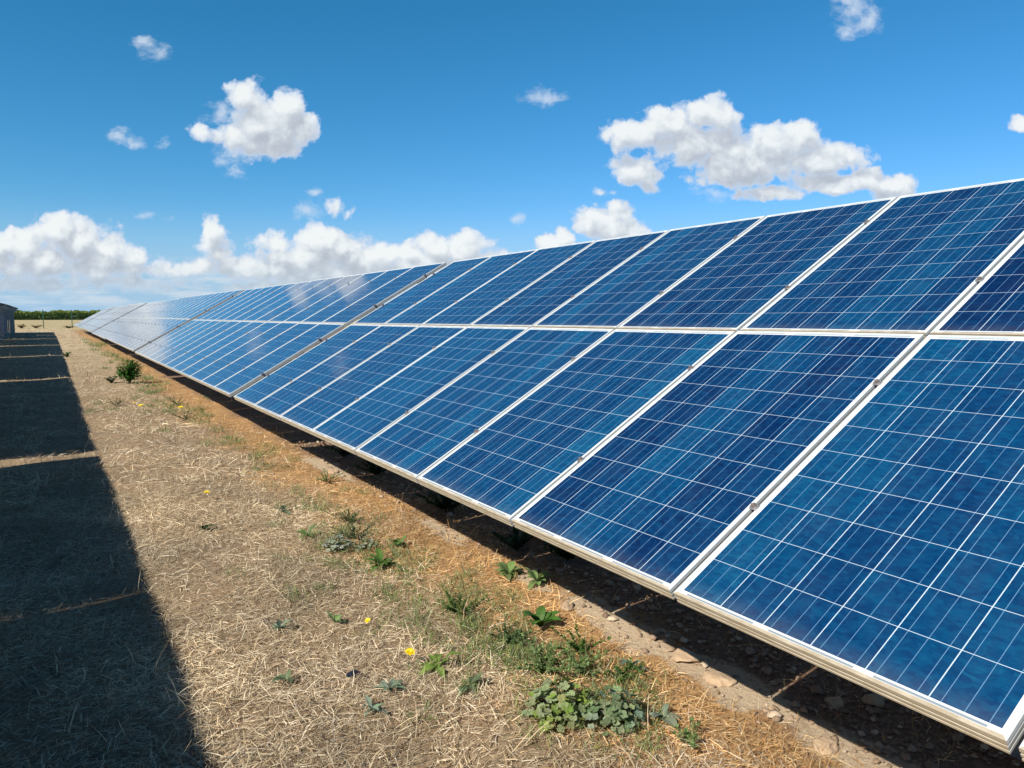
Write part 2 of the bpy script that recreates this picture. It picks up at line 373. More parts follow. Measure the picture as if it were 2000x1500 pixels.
def alu_material(name, base, dirt, amount):
    m, g, p = mat(name)
    t = g.node('ShaderNodeTexCoord').outputs['Object']; oi = g.node('ShaderNodeObjectInfo').outputs['Random']
    tt = g.v('ADD', t, g.comb(g.m('MULTIPLY', oi, 40), 0.0, 0.0))
    n = g.noise(g.v('MULTIPLY', tt, (6, 6, 40)), 2.0, 6, .65)
    sp = g.noise(tt, 120, 2, .5)
    f = g.m('ADD', g.m('MULTIPLY', g.ss(n, .3, .75), amount), g.m('MULTIPLY', g.ss(sp, .66, .74), amount * .9), clamp=True)
    c = g.mix(f, base, dirt)
    g.l.new(c, p.inputs['Base Color']); p.inputs['Roughness'].default_value = .48; p.inputs['Metallic'].default_value = .15
    return m
M = {}
M['glass'] = glass_material()
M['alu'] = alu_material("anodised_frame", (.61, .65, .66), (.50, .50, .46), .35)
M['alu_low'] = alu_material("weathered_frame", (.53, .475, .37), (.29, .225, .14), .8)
M['alu_side_shade'] = alu_material("shaded_frame_side", (.36, .39, .40), (.30, .29, .26), .5)  # same aluminium as the lip, grazing-light shade painted in as darker grey
M['back'] = simple("white_backsheet", (.62, .64, .66), .6)
M['steel'] = simple("galvanised_steel", (.42, .44, .45), .45, .6, .2, 20)
M['bolt'] = simple("bolt_steel", (.30, .25, .22), .4, .7, .3, 60)
M['washer'] = simple("washer_steel", (.42, .41, .42), .38, .7, .2, 60)

def panel_mesh():
    b = MB(); b.box((-.487, .005, -.0075), (.487, 1.635, -.0035))
    me_o = b.build("solar_panel", [M['glass'], M['back']])
    me = me_o.data
    for pl in me.polygons: pl.material_index = 0 if pl.normal.z > .5 else 1
    return me_o
def frame_mesh():
    prof = [(.0107,-.0033),(.0107,-.0004),(.0103,0),(.0006,0),(0,-.0006),(0,-.013),(.0016,-.0145),(.0016,-.0185),(0,-.020),(0,-.028),(.0016,-.0295),(.0016,-.0335),(0,-.035),(0,-.042),(.028,-.042),(.028,-.0402),(.002,-.0402),(.002,-.0085),(.0105,-.0085)]
    b = MB()
    rings = [[(-PW/2+d, d, z), (PW/2-d, d, z), (PW/2-d, PL-d, z), (-PW/2+d, PL-d, z)] for d, z in prof]
    vs = [q for r in rings for q in r]; n = len(prof)
    for side in range(4):
        fs = []
        ms = []
        for i in range(n):
            j = (i + 1) % n
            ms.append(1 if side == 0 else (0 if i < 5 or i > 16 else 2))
            fs.append((i*4+side, j*4+side, j*4+(side+1) % 4, i*4+(side+1) % 4))
        if side == 0: b.add(vs, fs, 1); b.mi = ms[:]
        else:
            o = len(b.v) - len(vs); b.f += [tuple(k + o for k in f) for f in fs]; b.mi += ms
    o = b.build("panel_frame", [M['alu'], M['alu_low'], M['alu_side_shade']])
    bm = __import__('bmesh').new(); bm.from_mesh(o.data)
    __import__('bmesh').ops.recalc_face_normals(bm, faces=bm.faces); bm.to_mesh(o.data); bm.free()
    return o
def clamp_mesh():
    b = MB()
    b.box((-.015, -.014, .0008), (.015, .014, .0034), 1)
    def disc(r, z0, z1, n, mi):
        vs = [(r*math.cos(2*math.pi*k/n), r*math.sin(2*math.pi*k/n), z) for z in (z0, z1) for k in range(n)]
        fs = [(k, (k+1) % n, n+(k+1) % n, n+k) for k in range(n)] + [tuple(range(n, 2*n))]
        b.add(vs, fs, mi)
    disc(.0165, .0034, .0066, 20, 1); disc(.0095, .0066, .016, 6, 0); disc(.0045, .016, .019, 10, 1)
    b.box((-.004, -.004, -.06), (.004, .004, .0008), 0)
    return b.build("clamp", [M['bolt'], M['washer']])
SL = (.453, 1.262, 2.110, 2.930)
def slope_pt(s, n=0.0): return (s*CT - n*ST, ZLOW + s*ST + n*CT)      # local x, z of a point s up the slope, n above it
PMAT = Matrix(((0, CT, -ST, 0), (-1, 0, 0, 0), (0, ST, CT, 0), (0, 0, 0, 1)))
def at(y, s, n=0.0):
    x, z = slope_pt(s, n); mm = PMAT.copy(); mm.translation = (x, y, z); return mm
LEN = NP * PITCHW
def make_table():
    t = empty("solar_table")
    pan = panel_mesh(); fr = frame_mesh(); fr.parent = pan
    cl = clamp_mesh()
    first = True
    for row in (0, 1):
        for k in range(NP):
            o = pan if first else copy_tree(pan)
            o.parent = t; o.matrix_local = at((k + .5) * PITCHW, row * (PL + ROWGAP)); first = False
    first = True
    for k in range(NP + 1):
        for s in SL:
            o = cl if first else copy_tree(cl)
            first = False
            yy = k * PITCHW + (.012 if k == 0 else -.012 if k == NP else 0)
            o.parent = t; o.matrix_local = at(yy, s)
    for i, s in enumerate(SL):                     # purlins under the panels
        b = MB(); b.box((-LEN + .01, -.02, -.105), (-.01, .02, -.044))
        o = b.build("purlin", M['steel'], t); o.matrix_local = at(0, s)
    for k in range(4):
        y = 1.5 + k * 3.05
        b = MB(); b.box((-.03, .15, -.20), (.03, 3.2, -.107)); o = b.build("rafter", M['steel'], t); o.matrix_local = at(y, 0)
        for s in (1.35, 2.75):
            x, z = slope_pt(s, -.202)
            b = MB()
            b.box((-.05, -.04, -.5), (-.044, .04, z)); b.box((.044, -.04, -.5), (.05, .04, z)); b.box((-.044, -.004, -.5), (.044, .004, z))
            o = b.build("post", M['steel'], t); o.location = (x, y, 0)
    return t
TAB_Y = [(-3.344, 8.8), (9.05, 21.194), (21.674, 33.818), (34.298, 46.442), (46.922, 59.066), (59.546, 71.69), (72.17, 84.314)]
STEP = [0, 0, .018, -.012, .02, -.01, .015]           # small height steps between tables
TAB_L = [(-3.344, 8.8), (9.23, 21.374), (21.804, 33.948), (34.378, 46.522), (46.952, 59.096), (59.526, 71.67), (72.1, 84.244)]
RLAB = ["nearest solar table of the right row, big blue panels filling the right side",
        "second solar table of the right row, its grey end frame exposed beside the nearest table",
        "third solar table of the right row, turning pale, just beyond the leafy bush",
        "fourth solar table of the right row, whitish with reflected cloud",
        "fifth solar table of the right row, pale grey, third from the far end",
        "sixth solar table of the right row, pale, next to the farthest one",
        "farthest solar table of the right row, its pale end close to the green fence post"]
LLAB = ["nearest solar table of the left row, casting the big dark shadow in the foreground",
        "second solar table of the left row, casting the shadow beyond the first bright gap",
        "third solar table of the left row, casting the shadow between second and third bright gaps",
        "fourth solar table of the left row, casting a distant shadow block",
        "fifth solar table of the left row, seen edge-on at the left border",
        "sixth solar table of the left row, seen from behind above the ribbed metal shed",
        "farthest solar table of the left row, its back corner above the shed end"]
proto = make_table()
def place(t, x0, x1, y0, y1):
    a = Vector((x0, y0, float(gz(y0)))); b = Vector((x1, y1, float(gz(y1)))); Yv = (b - a).normalized()
    Xv = Vector((Yv.y, -Yv.x, 0)).normalized(); Zv = Xv.cross(Yv)
    t.matrix_world = Matrix(((Xv.x, Yv.x, Zv.x, a.x), (Xv.y, Yv.y, Zv.y, a.y), (Xv.z, Yv.z, Zv.z, a.z), (0, 0, 0, 1)))
XB = 1.669
LEFT_TOP = -2.42
LEFT_X = LEFT_TOP - (2 * PL + ROWGAP) * CT
tables = [proto] + [copy_tree(proto) for _ in range(13)]
for i in range(7):
    y0, y1 = TAB_Y[i]
    t = tables[i]; place(t, XB + bend_right(y0), XB + bend_right(y1), y0, y1); t.location.z += STEP[i]
    tag(t, RLAB[i], "solar panel table", "solar tables of the right row")
    t = tables[7 + i]; y0, y1 = TAB_L[i]
    for ch in list(t.children):
        if ch.name.startswith("clamp"): bpy.data.objects.remove(ch)
    place(t, LEFT_X + bend_left(y0), LEFT_X + bend_left(y1), y0, y1)
    tag(t, LLAB[i], "solar panel table", "solar tables of the left row")
    for ch in t.children:
        if ch.name.startswith("solar_panel"): ch.scale.x = 1.0195      # widened to shut the seams, keeping sun streaks out of the shadow
    for ch in tables[i].children:
        if ch.name.startswith("solar_panel"):                          # hand-set panels are never perfectly flush
            ch.location += Vector((random.gauss(0, .0012), random.gauss(0, .0016), random.gauss(0, .0012)))
            ch.rotation_euler.z += random.gauss(0, .0010); ch.rotation_euler.x += random.gauss(0, .0008)
    if i == 0:                                       # one panel seam stands open by a few centimetres
        for ch in t.children:
            if ch.name.startswith("solar_panel") and ch.location.y < 7 * PITCHW: ch.location.y -= .016

# ------------------------------------------------------------ shed under the left row
def ribbed_material():
    m, g, p = mat("blue_grey_sheet")
    t = g.node('ShaderNodeTexCoord').outputs['Object']
    n = g.noise(g.v('MULTIPLY', t, (1, 3, .6)), 1.5, 5, .6)
    g.l.new(g.mix(n, (.10, .17, .27), (.17, .26, .37)), p.inputs['Base Color']); p.inputs['Roughness'].default_value = .55
    return m
def build_shed():
    y0, y1 = 60.0, 84.3
    xa, xb = -3.85, -4.28
    root = empty("metal_shed", (xa, y0, float(gz(y0))))
    tag(root, "low blue-grey ribbed metal shed under the far end of the left row", "shed")
    mm = ribbed_material()
    L = y1 - y0; H = 2.0; depth = 1.5
    b = MB(); n = 0
    vs = []; fs = []
    nr = int(L / .3)
    for k in range(nr + 1):
        for q, dxx in ((0, 0), (.12, 0), (.16, .04), (.26, .04)):
            y = min(k * .3 + q, L); x = (xb - xa) * y / L + dxx
            vs += [(x, y, -.2), (x, y, H)]
    for i in range(len(vs)//2 - 1): fs.append((2*i, 2*i+2, 2*i+3, 2*i+1))
    b.add(vs, fs); b.build("side_wall", mm, root)
    b = MB()
    b.add([(xb-xa, L+.02, -.2), (xb-xa-depth, L+.02, -.2), (xb-xa-depth, L+.02, H-.75), (xb-xa, L+.02, H)], [(0, 1, 2, 3)])
    b.add([(0, -.02, -.2), (-depth, -.02, -.2), (-depth, -.02, H-.75), (0, -.02, H)], [(3, 2, 1, 0)])
    b.build("end_wall", mm, root)
    b = MB(); b.box((-.06, L-.05, -.2), (.06, L+.05, H + .02)); o = b.build("corner_post", M['steel'], root); o.location.x = xb - xa
build_shed()

# ------------------------------------------------------------ fence, field hedge
M['fence'] = simple("green_fence_paint", (.03, .12, .07), .5)
def build_fence():
    Y = 115.0
    root = empty("wire_fence", (0, Y, float(gz(Y))))
    tag(root, "thin green wire fence with slim green posts across the far end of the rows", "fence")
    xs = [-19.5 + 3.25 * k for k in range(13)]
    for x in xs:
        b = MB(); b.box((-.05, -.05, -.3), (.05, .05, 2.4)); b.box((-.055, -.055, 2.4), (.055, .055, 2.43))
        o = b.build("fence_post", M['fence'], root); o.location = (x - 2.2 + 3.25*.12, 0, 0)
    b = MB(); x0, x1 = xs[0] - 2, xs[-1] - 2
    for z in np.arange(.05, 2.35, .15): b.box((x0, .049, z), (x1, .056, z + .007))
    for x in np.arange(x0, x1, .15): b.box((x, .057, .03), (x + .006, .062, 2.33))
    b.build("wire_mesh", M['fence'], root)
build_fence()
def leaf_material(name, transl=.25, rough=.55):
    m, g, p = mat(name)
    at_ = g.node('ShaderNodeAttribute', attribute_name='col').outputs['Color']
    n = g.noise(g.node('ShaderNodeNewGeometry').outputs['Position'], 60, 3, .6)
    c = g.mix(n, g.mix(1.0, at_, (.75, .75, .75), 'MULTIPLY'), at_)
    g.l.new(c, p.inputs['Base Color']); p.inputs['Roughness'].default_value = rough; p.inputs['Specular IOR Level'].default_value = .35
    tr = g.node('ShaderNodeBsdfTranslucent'); g.l.new(c, tr.inputs[0])
    mx = g.node('ShaderNodeMixShader'); mx.inputs[0].default_value = transl
    g.l.new(p.outputs[0], mx.inputs[1]); g.l.new(tr.outputs[0], mx.inputs[2]); g.l.new(mx.outputs[0], g.n['Material Output'].inputs[0])
    return m
M['leaf'] = leaf_material("leaf_green", .42); M['straw'] = leaf_material("dry_straw", .12, .6)
def np_object(name, verts, faces, cols, material, parent=None):
    me = bpy.data.meshes.new(name); nv = len(verts); nf = len(faces); k = faces.shape[1]
    me.vertices.add(nv); me.vertices.foreach_set('co', verts.astype(np.float32).ravel())
    me.loops.add(nf * k); me.loops.foreach_set('vertex_index', faces.astype(np.int32).ravel())
    me.polygons.add(nf); me.polygons.foreach_set('loop_start', np.arange(0, nf * k, k, dtype=np.int32))
    me.update(calc_edges=True)
    a = me.color_attributes.new('col', 'FLOAT_COLOR', 'POINT')
    a.data.foreach_set('color', np.c_[cols, np.ones(nv)].astype(np.float32).ravel())
    me.materials.append(material); me.validate()
    return link(bpy.data.objects.new(name, me), parent)
def build_hedge():
    N = 90000
    x = RNG.uniform(-120, 150, N); dep = RNG.random(N); y = 246 + dep * 9
    prof = 2.35 + .10*np.sin(x*.21) + .10*np.sin(x*.57+1) + .12*np.sin(x*1.3+2) + .10*np.sin(x*3.1)
    hh = RNG.random(N) ** .9 * prof * (1.0 + .12*dep)
    z = gz(y) + hh
    s = RNG.uniform(.16, .36, N)
    a = RNG.normal(size=(N, 3)); a /= np.linalg.norm(a, axis=1)[:, None]; b = np.cross(a, RNG.normal(size=(N, 3))); b /= np.linalg.norm(b, axis=1)[:, None]
    c = np.c_[x, y, z]
    v = np.stack([c + (a*s[:, None]), c + (b*s[:, None]*.7), c - (a*s[:, None]), c - (b*s[:, None]*.7)], 1).reshape(-1, 3)
    t = np.clip(hh / 3.2, 0, 1)[:, None]; r = RNG.random((N, 1))
    col = np.array([.035, .075, .014]) * (1-r) + np.array([.12, .19, .03]) * r
    young = (t > .62)
    col = np.where(young, col * .6 + np.array([.26, .29, .04]) * .6, col)
    o = np_object("hedgerow", v, np.arange(4*N).reshape(-1, 4), np.repeat(col, 4, 0), M['leaf'])
    tag(o, "long dark green orchard hedge along the horizon beyond the dry field", "hedge", kind='stuff')
build_hedge()

# ------------------------------------------------------------ straw and dry grass
def blades(x, y, length, width, elev, yaw, curve, col, z0=0.0):
    n = len(x); z = ground_z(x, y) + z0
    d = np.c_[np.cos(yaw)*np.cos(elev), np.sin(yaw)*np.cos(elev), np.sin(elev)]
    side = np.c_[-np.sin(yaw), np.cos(yaw), np.zeros(n)]
    roll = RNG.uniform(-1, 1, n)
    side = side * np.cos(roll)[:, None] + np.cross(d, side) * np.sin(roll)[:, None]
    p0 = np.c_[x, y, z]; L = length[:, None]
    bend = np.c_[-np.sin(yaw), np.cos(yaw), np.zeros(n)] * (curve * length)[:, None]
    p1 = p0 + d*L*.5 + bend*.5; p1[:, 2] += length*.04
    p2 = p0 + d*L + bend*-.2; p2[:, 2] -= length*np.abs(curve)*.35*np.cos(elev)
    w = width[:, None]*side*.5
    v = np.stack([p0-w, p0+w, p1-w*.9, p1+w*.9, p2-w*.35, p2+w*.35], 1).reshape(-1, 3)
    i = np.arange(n)*6
    f = np.concatenate([np.c_[i, i+1, i+3, i+2], np.c_[i+2, i+3, i+5, i+4]])
    return v, f, np.repeat(col, 6, 0)
STRAW = np.array([(.62,.52,.35), (.72,.63,.46), (.47,.37,.235), (.80,.73,.56), (.30,.21,.125), (.66,.60,.47), (.15,.10,.06)])
SP = np.array([.23, .20, .21, .07, .14, .09, .06])
TANC = np.array([(.63,.40,.175), (.74,.53,.27), (.47,.27,.105), (.83,.67,.40), (.33,.18,.07), (.58,.34,.13)])
TP = np.array([.26, .22, .2, .1, .12, .1])
def fbm2(x, y, s):
    r = 0; a = 1; f = s
    for k in range(4):
        r = r + a*np.sin(f*x*1.1 + 1.7*k + 1.3*np.sin(f*y*.9 + k))*np.sin(f*y + 2.1*k + 1.1*np.sin(f*x*.8 + 2*k)); a *= .55; f *= 2.03
    return r
def build_straw():
    V = []; F = []; C = []; off = 0
    def emit(n, xr, yr, lmul, wmul, standing):
        nonlocal off
        x = RNG.uniform(*xr, n); y = yr[0] + (yr[1]-yr[0]) * RNG.random(n) ** 1.35
        cl = fbm2(x, y, 2.1)
        xe = x + .28*fbm2(x + 5, y, 1.3) + .5*(np.maximum(y, 0)/84)**1.5
        tanw = 1/(1+np.exp(-(xe-1.86)*7)); under = 1/(1+np.exp(-(xe-2.42)*14))
        patch = 1/(1+np.exp(-(cl+.15)*5))
        pale = np.zeros(n)
        for px, py, rx, ry in PALE: pale = np.maximum(pale, np.clip(2.2 - 2*np.hypot((x-px)/rx, (y-py)/ry) + .5*cl, 0, 1))
        keep = RNG.random(n) < (1-.93*under)*(1-.66*(1-patch))*(1-.25*tanw)*(1-.93*pale)
        x, y, tanw, cl = x[keep], y[keep], tanw[keep], cl[keep]; n = len(x)
        pick = RNG.choice(len(STRAW), n, p=SP); pt = RNG.choice(len(TANC), n, p=TP)
        col = np.where((RNG.random(n) < tanw)[:, None], TANC[pt], STRAW[pick]) * RNG.uniform(.8, 1.35, (n, 1))*(1 + .28*np.clip(fbm2(x*1.7 + 9, y*1.1, 1.9), -1, 1))[:, None]
        tint = np.clip(fbm2(x*.8, y*.8 + 3, .9)*.5+.5, 0, 1)[:, None]
        col = col * (tint*np.array([1.04, 1.0, .95]) + (1-tint)*np.array([.92, .90, .92]))
        grn = np.clip(fbm2(x*.9 - 4, y*.7 + 1, 1.1) - .35, 0, 1)*np.clip((x - .2)/1.0, .15, 1)
        gm = (RNG.random(n) < grn*.55)[:, None]
        col = np.where(gm, col*.45 + np.array([.15, .20, .075]), col)
        length = RNG.gamma(2.2, .0165, n)*lmul + .012; width = RNG.gamma(3.0, .00050, n)*wmul + .0005
        yaw = np.where(RNG.random(n) < .25, RNG.normal(0.15, .45, n) + math.pi*RNG.integers(0, 2, n), RNG.uniform(0, 2*math.pi, n))
        elev = np.where(RNG.random(n) < standing, RNG.uniform(.5, 1.4, n), np.abs(RNG.normal(0, .24, n)))
        v, f, c = blades(x, y, length, width, elev, yaw, RNG.normal(0, .075, n), col, RNG.uniform(-.006, .016, n))
        V.append(v); F.append(f + off); C.append(c); off += len(v)
    emit(430000, (-2.2, 3.2), (1.3, 7.5), 1.0, 1.0, .07)
    emit(1100, (-2.2, 2.4), (1.3, 9), 3.2, 1.15, .10)
    emit(100000, (-3.2, 3.2), (7.5, 20), 1.5, 2.0, .12)
    emit(34000, (-4, 3.0), (20, 60), 2.0, 3.6, .18)
    emit(9000, (-6, 3.0), (60, 112), 3.0, 6, .25)
    o = np_object("dry_grass", np.concatenate(V), np.concatenate(F), np.concatenate(C), M['straw'])
    tag(o, "mown dry straw and grass litter covering the aisle between the rows", "dry grass", kind='stuff')
build_straw()

# ------------------------------------------------------------ stones
M['stone'] = simple("limestone", (.40, .29, .19), .9, 0, .3, 25, .4, .2)
def rock(b, c, r, flat=.6, seed=0, sub=2):
    import bmesh
    rnd = random.Random(seed); bm = bmesh.new(); bmesh.ops.create_icosphere(bm, subdivisions=sub, radius=1)
    ax = [Vector((rnd.gauss(0, 1), rnd.gauss(0, 1), rnd.gauss(0, 1))).normalized() for _ in range(9)]; cut = [rnd.uniform(.55, .95) for _ in ax]
    sx, sy = rnd.uniform(.8, 1.3), rnd.uniform(.7, 1.1)
    vs = []
    for v in bm.verts:
        p = v.co.copy()
        for a, q in zip(ax, cut):
            t = p.dot(a)
            if t > q: p -= a * (t - q)
        p *= 1 + .09*math.sin(7*v.co.x+seed)*math.sin(6*v.co.y+2*seed) + rnd.gauss(0, .025)
        vs.append((c[0] + p.x*r*sx, c[1] + p.y*r*sy, c[2] + p.z*r*flat))
    fs = [tuple(v.index for v in f.verts) for f in bm.faces]; bm.free()
    b.add(vs, fs)
def build_stones():
    items = [((2.46, 2.44), .085, .35, "flat pale limestone half in sun at the shadow edge below the nearest table"),
             ((2.43, 2.20), .075, .35, "second flat pale limestone on the shadow edge, nearer the camera"),
             ((2.68, 1.80), .05, .6, "round grey-brown stone in the shade below the low frame edge"),
             ((3.05, 2.66), .045, .7, "angular brown stone deep in shade under the panel seam"),
             ((2.95, 2.22), .045, .7, "mid-size brown stone in shade beside the streak of sunlight"),
             ((3.10, 2.36), .04, .7, "small squarish brown stone close behind the low frame edge"),
             ((2.83, 1.72), .06, .5, "broad shaded stone near the bottom right of the gravel"),
             ((3.06, 1.52), .055, .6, "rounded shaded stone closest to the near frame corner"),
             ((2.92, 1.46), .05, .6, "pale shaded stone left of the stone at the frame corner"),
             ((2.36, 1.62), .06, .4, "pale sunlit stone at the bottom edge of the view by the shadow"),
             ((2.32, 7.28), .07, .4, "pale flat stone in the sunny strip far along the low edge"),
             ((2.30, 3.16), .045, .5, "small pale stone in orange straw at the shadow edge")]
    for i, ((x, y), r, fl, lab) in enumerate(items):
        b = MB(); rock(b, (0, 0, 0), r, fl, 100 + i, 3); o = b.build("stone", M['stone']); o.location = (x, y, float(ground_z(x, y)) + r*fl*.35)
        o.rotation_euler.z = random.random()*6
        tag(o, lab, "stone", "stones by the nearest table")
    # gravel: too many to count
    import bmesh
    V = []; Fq = []; off = 0
    n = 13000
    y = .7 + RNG.random(n)**1.3*9; x = 2.18 + RNG.gamma(2.2, .42, n)
    keep = (x < 4.8) & ((x > 2.42) | (RNG.random(n) < .35)); x, y = x[keep], y[keep]; n = len(x)
    r = np.clip(RNG.gamma(1.6, .0042, n), .0025, .030)
    base = np.array([(1,0,0),(0,1,0),(-1,0,0),(0,-1,0),(.1,.1,.8),(0,0,-.8),(.65,.6,.45),(-.62,.66,.4),(-.6,-.6,.42),(.64,-.62,.4)])
    tri = np.array([(0,6,9),(0,9,3),(0,1,6),(1,7,6),(1,2,7),(2,8,7),(2,3,8),(3,9,8),(6,4,9),(6,7,4),(7,8,4),(8,9,4)])
    j = RNG.uniform(.65, 1.25, (n, len(base), 1)); sc = RNG.uniform(.7, 1.3, (n, 1, 3)); ang = RNG.uniform(0, 6.28, n)
    p = base[None]*j*sc*r[:, None, None]
    px = p[..., 0]*np.cos(ang)[:, None]-p[..., 1]*np.sin(ang)[:, None]; py = p[..., 0]*np.sin(ang)[:, None]+p[..., 1]*np.cos(ang)[:, None]
    z = ground_z(x, y)
    v = np.stack([px + x[:, None], py + y[:, None], p[..., 2] + z[:, None] + r[:, None]*.35], -1).reshape(-1, 3)
    f = (tri[None] + (np.arange(n)*len(base))[:, None, None]).reshape(-1, 3)
    c = np.array([(.22,.15,.10), (.36,.26,.18), (.28,.195,.135), (.48,.38,.28)])[RNG.choice(4, n, p=[.35, .25, .3, .1])]*RNG.uniform(.8, 1.2, (n, 1))
    o = np_object("gravel", v, f, np.repeat(c, len(base), 0), M['gravel'])
    tag(o, "loose brown gravel and clods in the shade under the right row", "gravel", kind='stuff')
M['gravel'] = leaf_material("gravel_stone", 0.0, .9)
build_stones()

# ------------------------------------------------------------ weeds
def leaf(b, base, yaw, length, width, rise, droop, col, lobes=0, depth=.0, seg=7, fold=.25, tip=.15):
    """A leaf blade with midrib fold and optional lobed outline."""
    vs = []; fs = []
    cy, sy = math.cos(yaw), math.sin(yaw)
    for i in range(seg + 1):
        t = i / seg
        h = rise*t*length - droop*t*t*length
        r = t*length*math.cos(min(rise, 1.2)*.6)
        w = width*(math.sin(math.pi*min(1, t*.9+.08))**.8)*(1 if t < .97 else tip)
        if lobes: w *= 1 - depth*abs(math.sin(math.pi*lobes*t))
        cx, cyy, cz = base[0]+cy*r, base[1]+sy*r, base[2]+h
        vs += [(cx-sy*w, cyy+cy*w, cz+w*fold), (cx, cyy, cz), (cx+sy*w, cyy-cy*w, cz+w*fold)]
        if i:
            o = (i-1)*3; fs += [(o, o+1, o+4, o+3), (o+1, o+2, o+5, o+4)]
    b.add(vs, fs, 0, col)
def vary(c, a=.25): 
    k = random.uniform(1-a, 1+a); return tuple(max(0, x*k*random.uniform(.92, 1.08)) for x in c)
def rosette(name, x, y, size, n, col, lobes=3, depth=.45, wid=.2, rise=.95):
    b = MB()
    for k in range(n):
        L = size*1.25*random.uniform(.55, 1.1)
        leaf(b, (random.uniform(-.01, .01), random.uniform(-.01, .01), .004), k*2.4+random.uniform(-.3, .3), L, L*wid*random.uniform(.8, 1.3),
             rise*random.uniform(.4, 1.4), rise*random.uniform(.3, .9), vary(col), lobes, depth, 9 if lobes else 5)
    o = b.build(name, M['leaf'], None, False, True); o.location = (x, y, float(ground_z(x, y)) + .012); return o
def feathery(name, x, y, size, n, col, spread=1.05, height=.72, leafl=.0125):
    b = MB()
    for k in range(n):
        a = random.uniform(0, 2*math.pi); q = random.uniform(.2, 1)*spread; L = size*1.25*random.uniform(.55, 1.1)
        pts = []; 
        for i in range(6):
            t = i/5; pts.append((math.cos(a)*q*L*t + random.uniform(-.006, .006), math.sin(a)*q*L*t + random.uniform(-.006, .006), height*L*(t - .25*q*t*t)*.8))
        b.tube(pts, [.0016, .0014, .0012, .001, .0008, .0005], 4, 0, vary((col[0]*1.1, col[1]*.85, col[2])))
        for i in range(int(48*size/.15)+10):
            t = random.uniform(.15, 1); j = min(int(t*5), 4); u = t*5-j
            p = [pts[j][m_]*(1-u)+pts[j+1][m_]*u for m_ in range(3)]
            l = leafl*random.uniform(.6, 1.5)
            leaf(b, p, random.uniform(0, 6.28), l, l*.27, random.uniform(.2, 1.3), .3, vary(col, .35), 0, 0, 2, .2)
    o = b.build(name, M['leaf'], None, False, True); o.location = (x, y, float(ground_z(x, y)) + .005); return o
def lobed_disc(b, c, nrm, rad, col, rot):
    n = Vector(nrm).normalized(); e1 = n.cross(Vector((.3, .2, 1))).normalized() if abs(n.z) < .95 else Vector((1, 0, 0)); e1 = (e1 - n*e1.dot(n)).normalized(); e2 = n.cross(e1)
    N = 25; vs = [Vector(c) - n*rad*.12]; 
    for k in range(N):
        a = 2*math.pi*k/N; r = rad*(1 - .20*abs(math.sin(2.5*a))**1.5)*(1 if abs(((a+math.pi) % (2*math.pi))-math.pi) > .25 else .45)*random.uniform(.93, 1.05)
        vs.append(Vector(c) + e1*math.cos(a+rot)*r + e2*math.sin(a+rot)*r + n*rad*(.06*math.cos(5*a) + random.uniform(-.03, .03)))
    b.add(vs, [(0, 1+k, 1+(k+1) % N) for k in range(N)], 0, col)
def mallow(x, y, size, n, cols, label, ra=.011, rb=.027, hm=.15, name='mallow_plant'):
    b = MB()
    for k in range(n):
        a = random.uniform(0, 6.28); q = math.sqrt(random.random())*size; h = random.uniform(.03, hm)*(1.25-q/size*.7)
        p = (math.cos(a)*q, math.sin(a)*q*.85, h)
        r = random.uniform(ra, rb)
        b.tube([(math.cos(a)*q*.35, math.sin(a)*q*.3, .0), (math.cos(a)*q*.8, math.sin(a)*q*.7, h*.6), p], [.0016, .0014, .001], 4, 0, (.10, .13, .05))
        tl = random.uniform(0, .75)
        lobed_disc(b, p, (math.cos(a)*tl + random.gauss(0, .22), math.sin(a)*tl + random.gauss(0, .34), 1), r, vary(random.choice(cols), .22), random.uniform(0, 6.28))
    o = b.build(name, M['leaf'], None, False, True); o.location = (x, y, float(ground_z(x, y)) + .005)
    return tag(o, label, "weed", "broad-leaved weeds")
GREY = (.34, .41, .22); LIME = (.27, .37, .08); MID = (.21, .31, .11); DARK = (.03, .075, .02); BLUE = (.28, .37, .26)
mallow(1.64, 2.31, .145, 170, [GREY, GREY, LIME, (.30, .34, .14)], "larger left clump of round lobed grey-green leaves at the bottom of the view")
mallow(1.79, 2.15, .12, 105, [GREY, BLUE, (.16, .22, .11)], "smaller right clump of lobed grey-green leaves, just right of the larger clump")
SILV = (.36, .42, .32)
mallow(1.56, 4.84, .12, 90, [SILV, (.30, .38, .26), (.42, .46, .36)], "silver grey-green leafy clump in the middle of the straw", .008, .018, .10, "silver_weed")
mallow(1.72, 4.74, .09, 55, [SILV, (.28, .37, .24), (.34, .42, .26)], "smaller silver grey-green clump joined to the right of the leafy silver clump", .007, .015, .08, "silver_weed")
G_F = "feathery weeds"; G_R = "leafy weed rosettes"; G_D = "dark weeds under the panels"
